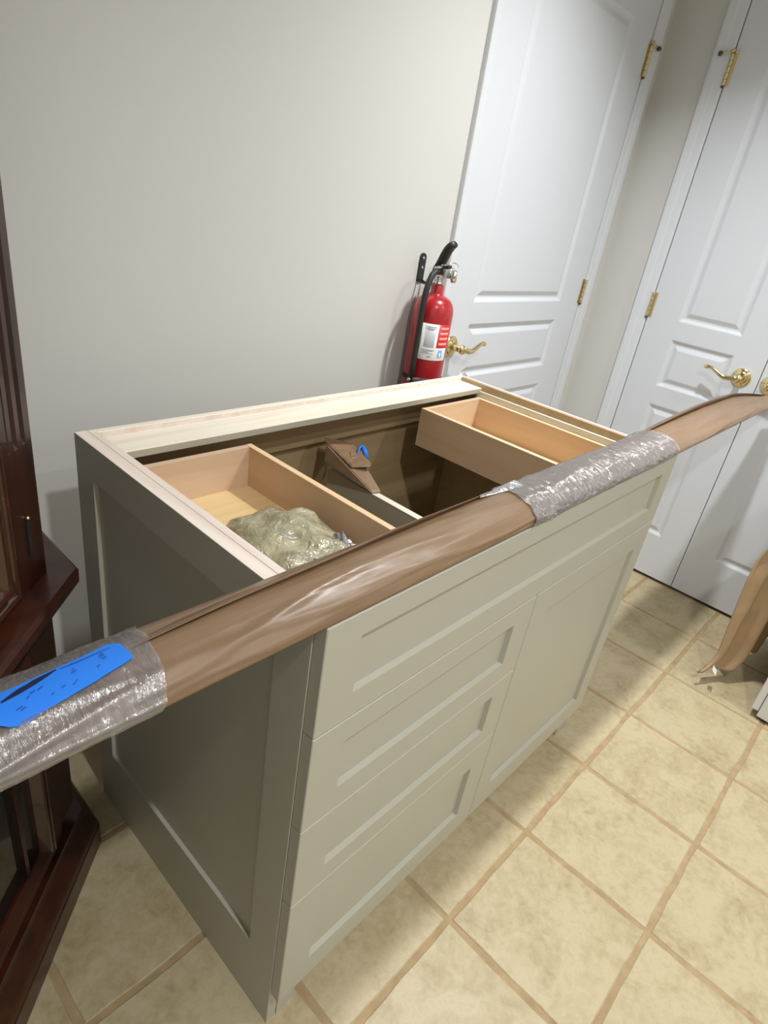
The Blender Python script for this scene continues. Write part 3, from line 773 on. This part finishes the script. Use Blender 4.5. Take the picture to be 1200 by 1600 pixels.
def mould_frame(fr, s0, s1, z0, z1, w, m, parent, name, n0=0.0):
    def ring(i, n): return [fr(s0+i, n0+n, z0+i), fr(s1-i, n0+n, z0+i), fr(s1-i, n0+n, z1-i), fr(s0+i, n0+n, z1-i)]
    R = [ring(0,-0.012), ring(0, 0.002), ring(w*0.10, 0.006), ring(w*0.16, 0.0095), ring(w*0.24, 0.0105), ring(w*0.32, 0.009), ring(w*0.38, 0.003), ring(w*0.44, 0.002), ring(w*0.50, 0.007), ring(w*0.58, 0.0115), ring(w*0.68, 0.0130), ring(w*0.78, 0.0115), ring(w*0.86, 0.006), ring(w, -0.004), ring(w, -0.012)]
    return MB().loft(R, True, False, False).build(name, m, parent)
def glazed_door(s0, s1, z0, z1, rail, mw, munt):
    d = MB()
    fbox(frF, s0, s0+rail, -0.018, 0.001, z0, z1, d); fbox(frF, s1-rail, s1, -0.018, 0.001, z0, z1, d)
    fbox(frF, s0+rail, s1-rail, -0.018, 0.001, z0, z0+rail, d); fbox(frF, s0+rail, s1-rail, -0.018, 0.001, z1-rail, z1, d)
    do = d.build('glazed_door', M['cherry_x'], cur)
    mould_frame(frF, s0+rail, s1-rail, z0+rail, z1-rail, mw, M['cherry_bead'], do, 'door_moulding')
    fbox(frF, s0+rail+mw*0.8, s1-rail-mw*0.8, -0.016, -0.010, z0+rail+mw*0.8, z1-rail-mw*0.8).build('pane', M['darkglass'], do)
    for (sa, sb, za, zb) in munt:
        fbox(frF, sa, sb, -0.010, -0.002, za, zb).build('muntin', M['cherry_z'], do)
glazed_door(0.0805, 0.370, 0.696, 2.06, 0.006, 0.052, [(0.222, 0.230, 0.75, 2.0)])
glazed_door(0.370, 0.6595, 0.696, 2.06, 0.006, 0.052, [(0.510, 0.518, 0.75, 2.0)])
glazed_door(0.055, 0.370, 0.100, 0.636, 0.036, 0.036, [(0.166, 0.176, 0.155, 0.58)])
glazed_door(0.370, 0.685, 0.100, 0.636, 0.036, 0.036, [(0.563, 0.573, 0.155, 0.58)])

# ------------------------------------------------------------------ white base cabinet at the right edge
wc = thing('white_cabinet', (1.90, -0.75, 0), 'white painted base cabinet at the right edge, tan blanket over it', 'cabinet')
box(1.62, XR-0.004, -1.30, -0.3905, 0.013, 0.86).build('cabinet_body', M['white_cab'], wc, 0.0015)
box(1.622, 1.90, -0.3885, -0.368, 0.030, 0.855).build('cabinet_door', M['white_cab'], wc, 0.002)
box(1.902, XR-0.006, -0.3885, -0.368, 0.030, 0.855).build('cabinet_door', M['white_cab'], wc, 0.002)
for (x, y) in ((1.645, -0.405), (2.13, -0.405), (1.645, -1.26), (2.13, -1.26)):
    MB().lathe((x, y, 0), (0,0,1), [(0,0),(0.014,0),(0.014,0.004),(0.009,0.007),(0.009,0.014),(0,0.014)], 14).build('foot', M['bronze'], wc)
box(1.60, XR-0.004, -1.30, -0.365, 0.8602, 0.89).build('cabinet_top', M['white_cab'], wc, 0.003)

bar = MB().tube([(1.66, -0.3695, 0.80), (1.66, -0.350, 0.80), (1.665, -0.339, 0.80), (1.675, -0.335, 0.80), (2.14, -0.335, 0.80), (2.15, -0.339, 0.80), (2.155, -0.350, 0.80), (2.155, -0.3695, 0.80)], 0.006, 10)
bar.build('towel_bar', M['steel'], wc)
# ------------------------------------------------------------------ tan blanket hanging off the white cabinet
bl = thing('tan_blanket', (1.85, -0.30, 0.0), 'tan fleece blanket hanging in folds almost to the floor at right', 'blanket')
def cloth(nu=90, nv=70, thick=0.006, shift=0.0):
    R = []
    for j in range(nv+1):
        t = j/nv
        ring = []
        for i in range(nu+1):
            u = i/nu
            # short tail behind the towel bar, over it, then down the front
            s = t*1.12
            if s < 0.14:
                y, z = -0.347, 0.66 + s
            elif s < 0.20:
                a = (s-0.14)/0.06*PI
                y, z = -0.335 - 0.012*math.cos(a), 0.80 + 0.014*math.sin(a)
            else:
                d = (s-0.20)/0.92
                y, z = -0.323, 0.80 - d*0.768
            d = max(0, (s-0.20)/0.92)
            wd = 0.32 + 0.10*d
            x = 1.70 - 0.03*min(1, d*2) + wd*u
            fold = 0.5+0.5*math.sin(u*15.0 + 0.4 + 1.2*d)
            g = sm(0.0, 0.45, d)
            y += g*(0.052*fold + 0.062*(1-u)**0.7 + 0.016*math.sin(u*34+d*4))
            # curled hem at the near corner
            if d > 0.86:
                k = (d-0.86)/0.14
                y += 0.028*k*k*(1-u)**2; z += 0.020*k*k*(1-u)
                x -= 0.055*k*k*(1-u)**3
            z += d*0.03*u
            ring.append(Vector((x, y, z + 0.004*noise.noise(Vector((u*9, d*7, 1)))*d)))
        R.append(ring)
    return R
R = cloth()
b = MB().loft(R, False, False, True)
bo = b.build('fleece', M['fleece'], bl)
sol = bo.modifiers.new('thickness', 'SOLIDIFY'); sol.thickness = 0.008; sol.offset = 0
hexa([(x-0.002,y-0.036,z+0.033) for x,y,z in [(1.618,-0.205,0.040),(1.650,-0.200,0.040),(1.652,-0.185,0.052),(1.622,-0.190,0.052),(1.618,-0.206,0.041),(1.650,-0.201,0.041),(1.652,-0.186,0.053),(1.622,-0.191,0.053)]], 'care_tag', M['tagwhite'], bl, bv=0.0)
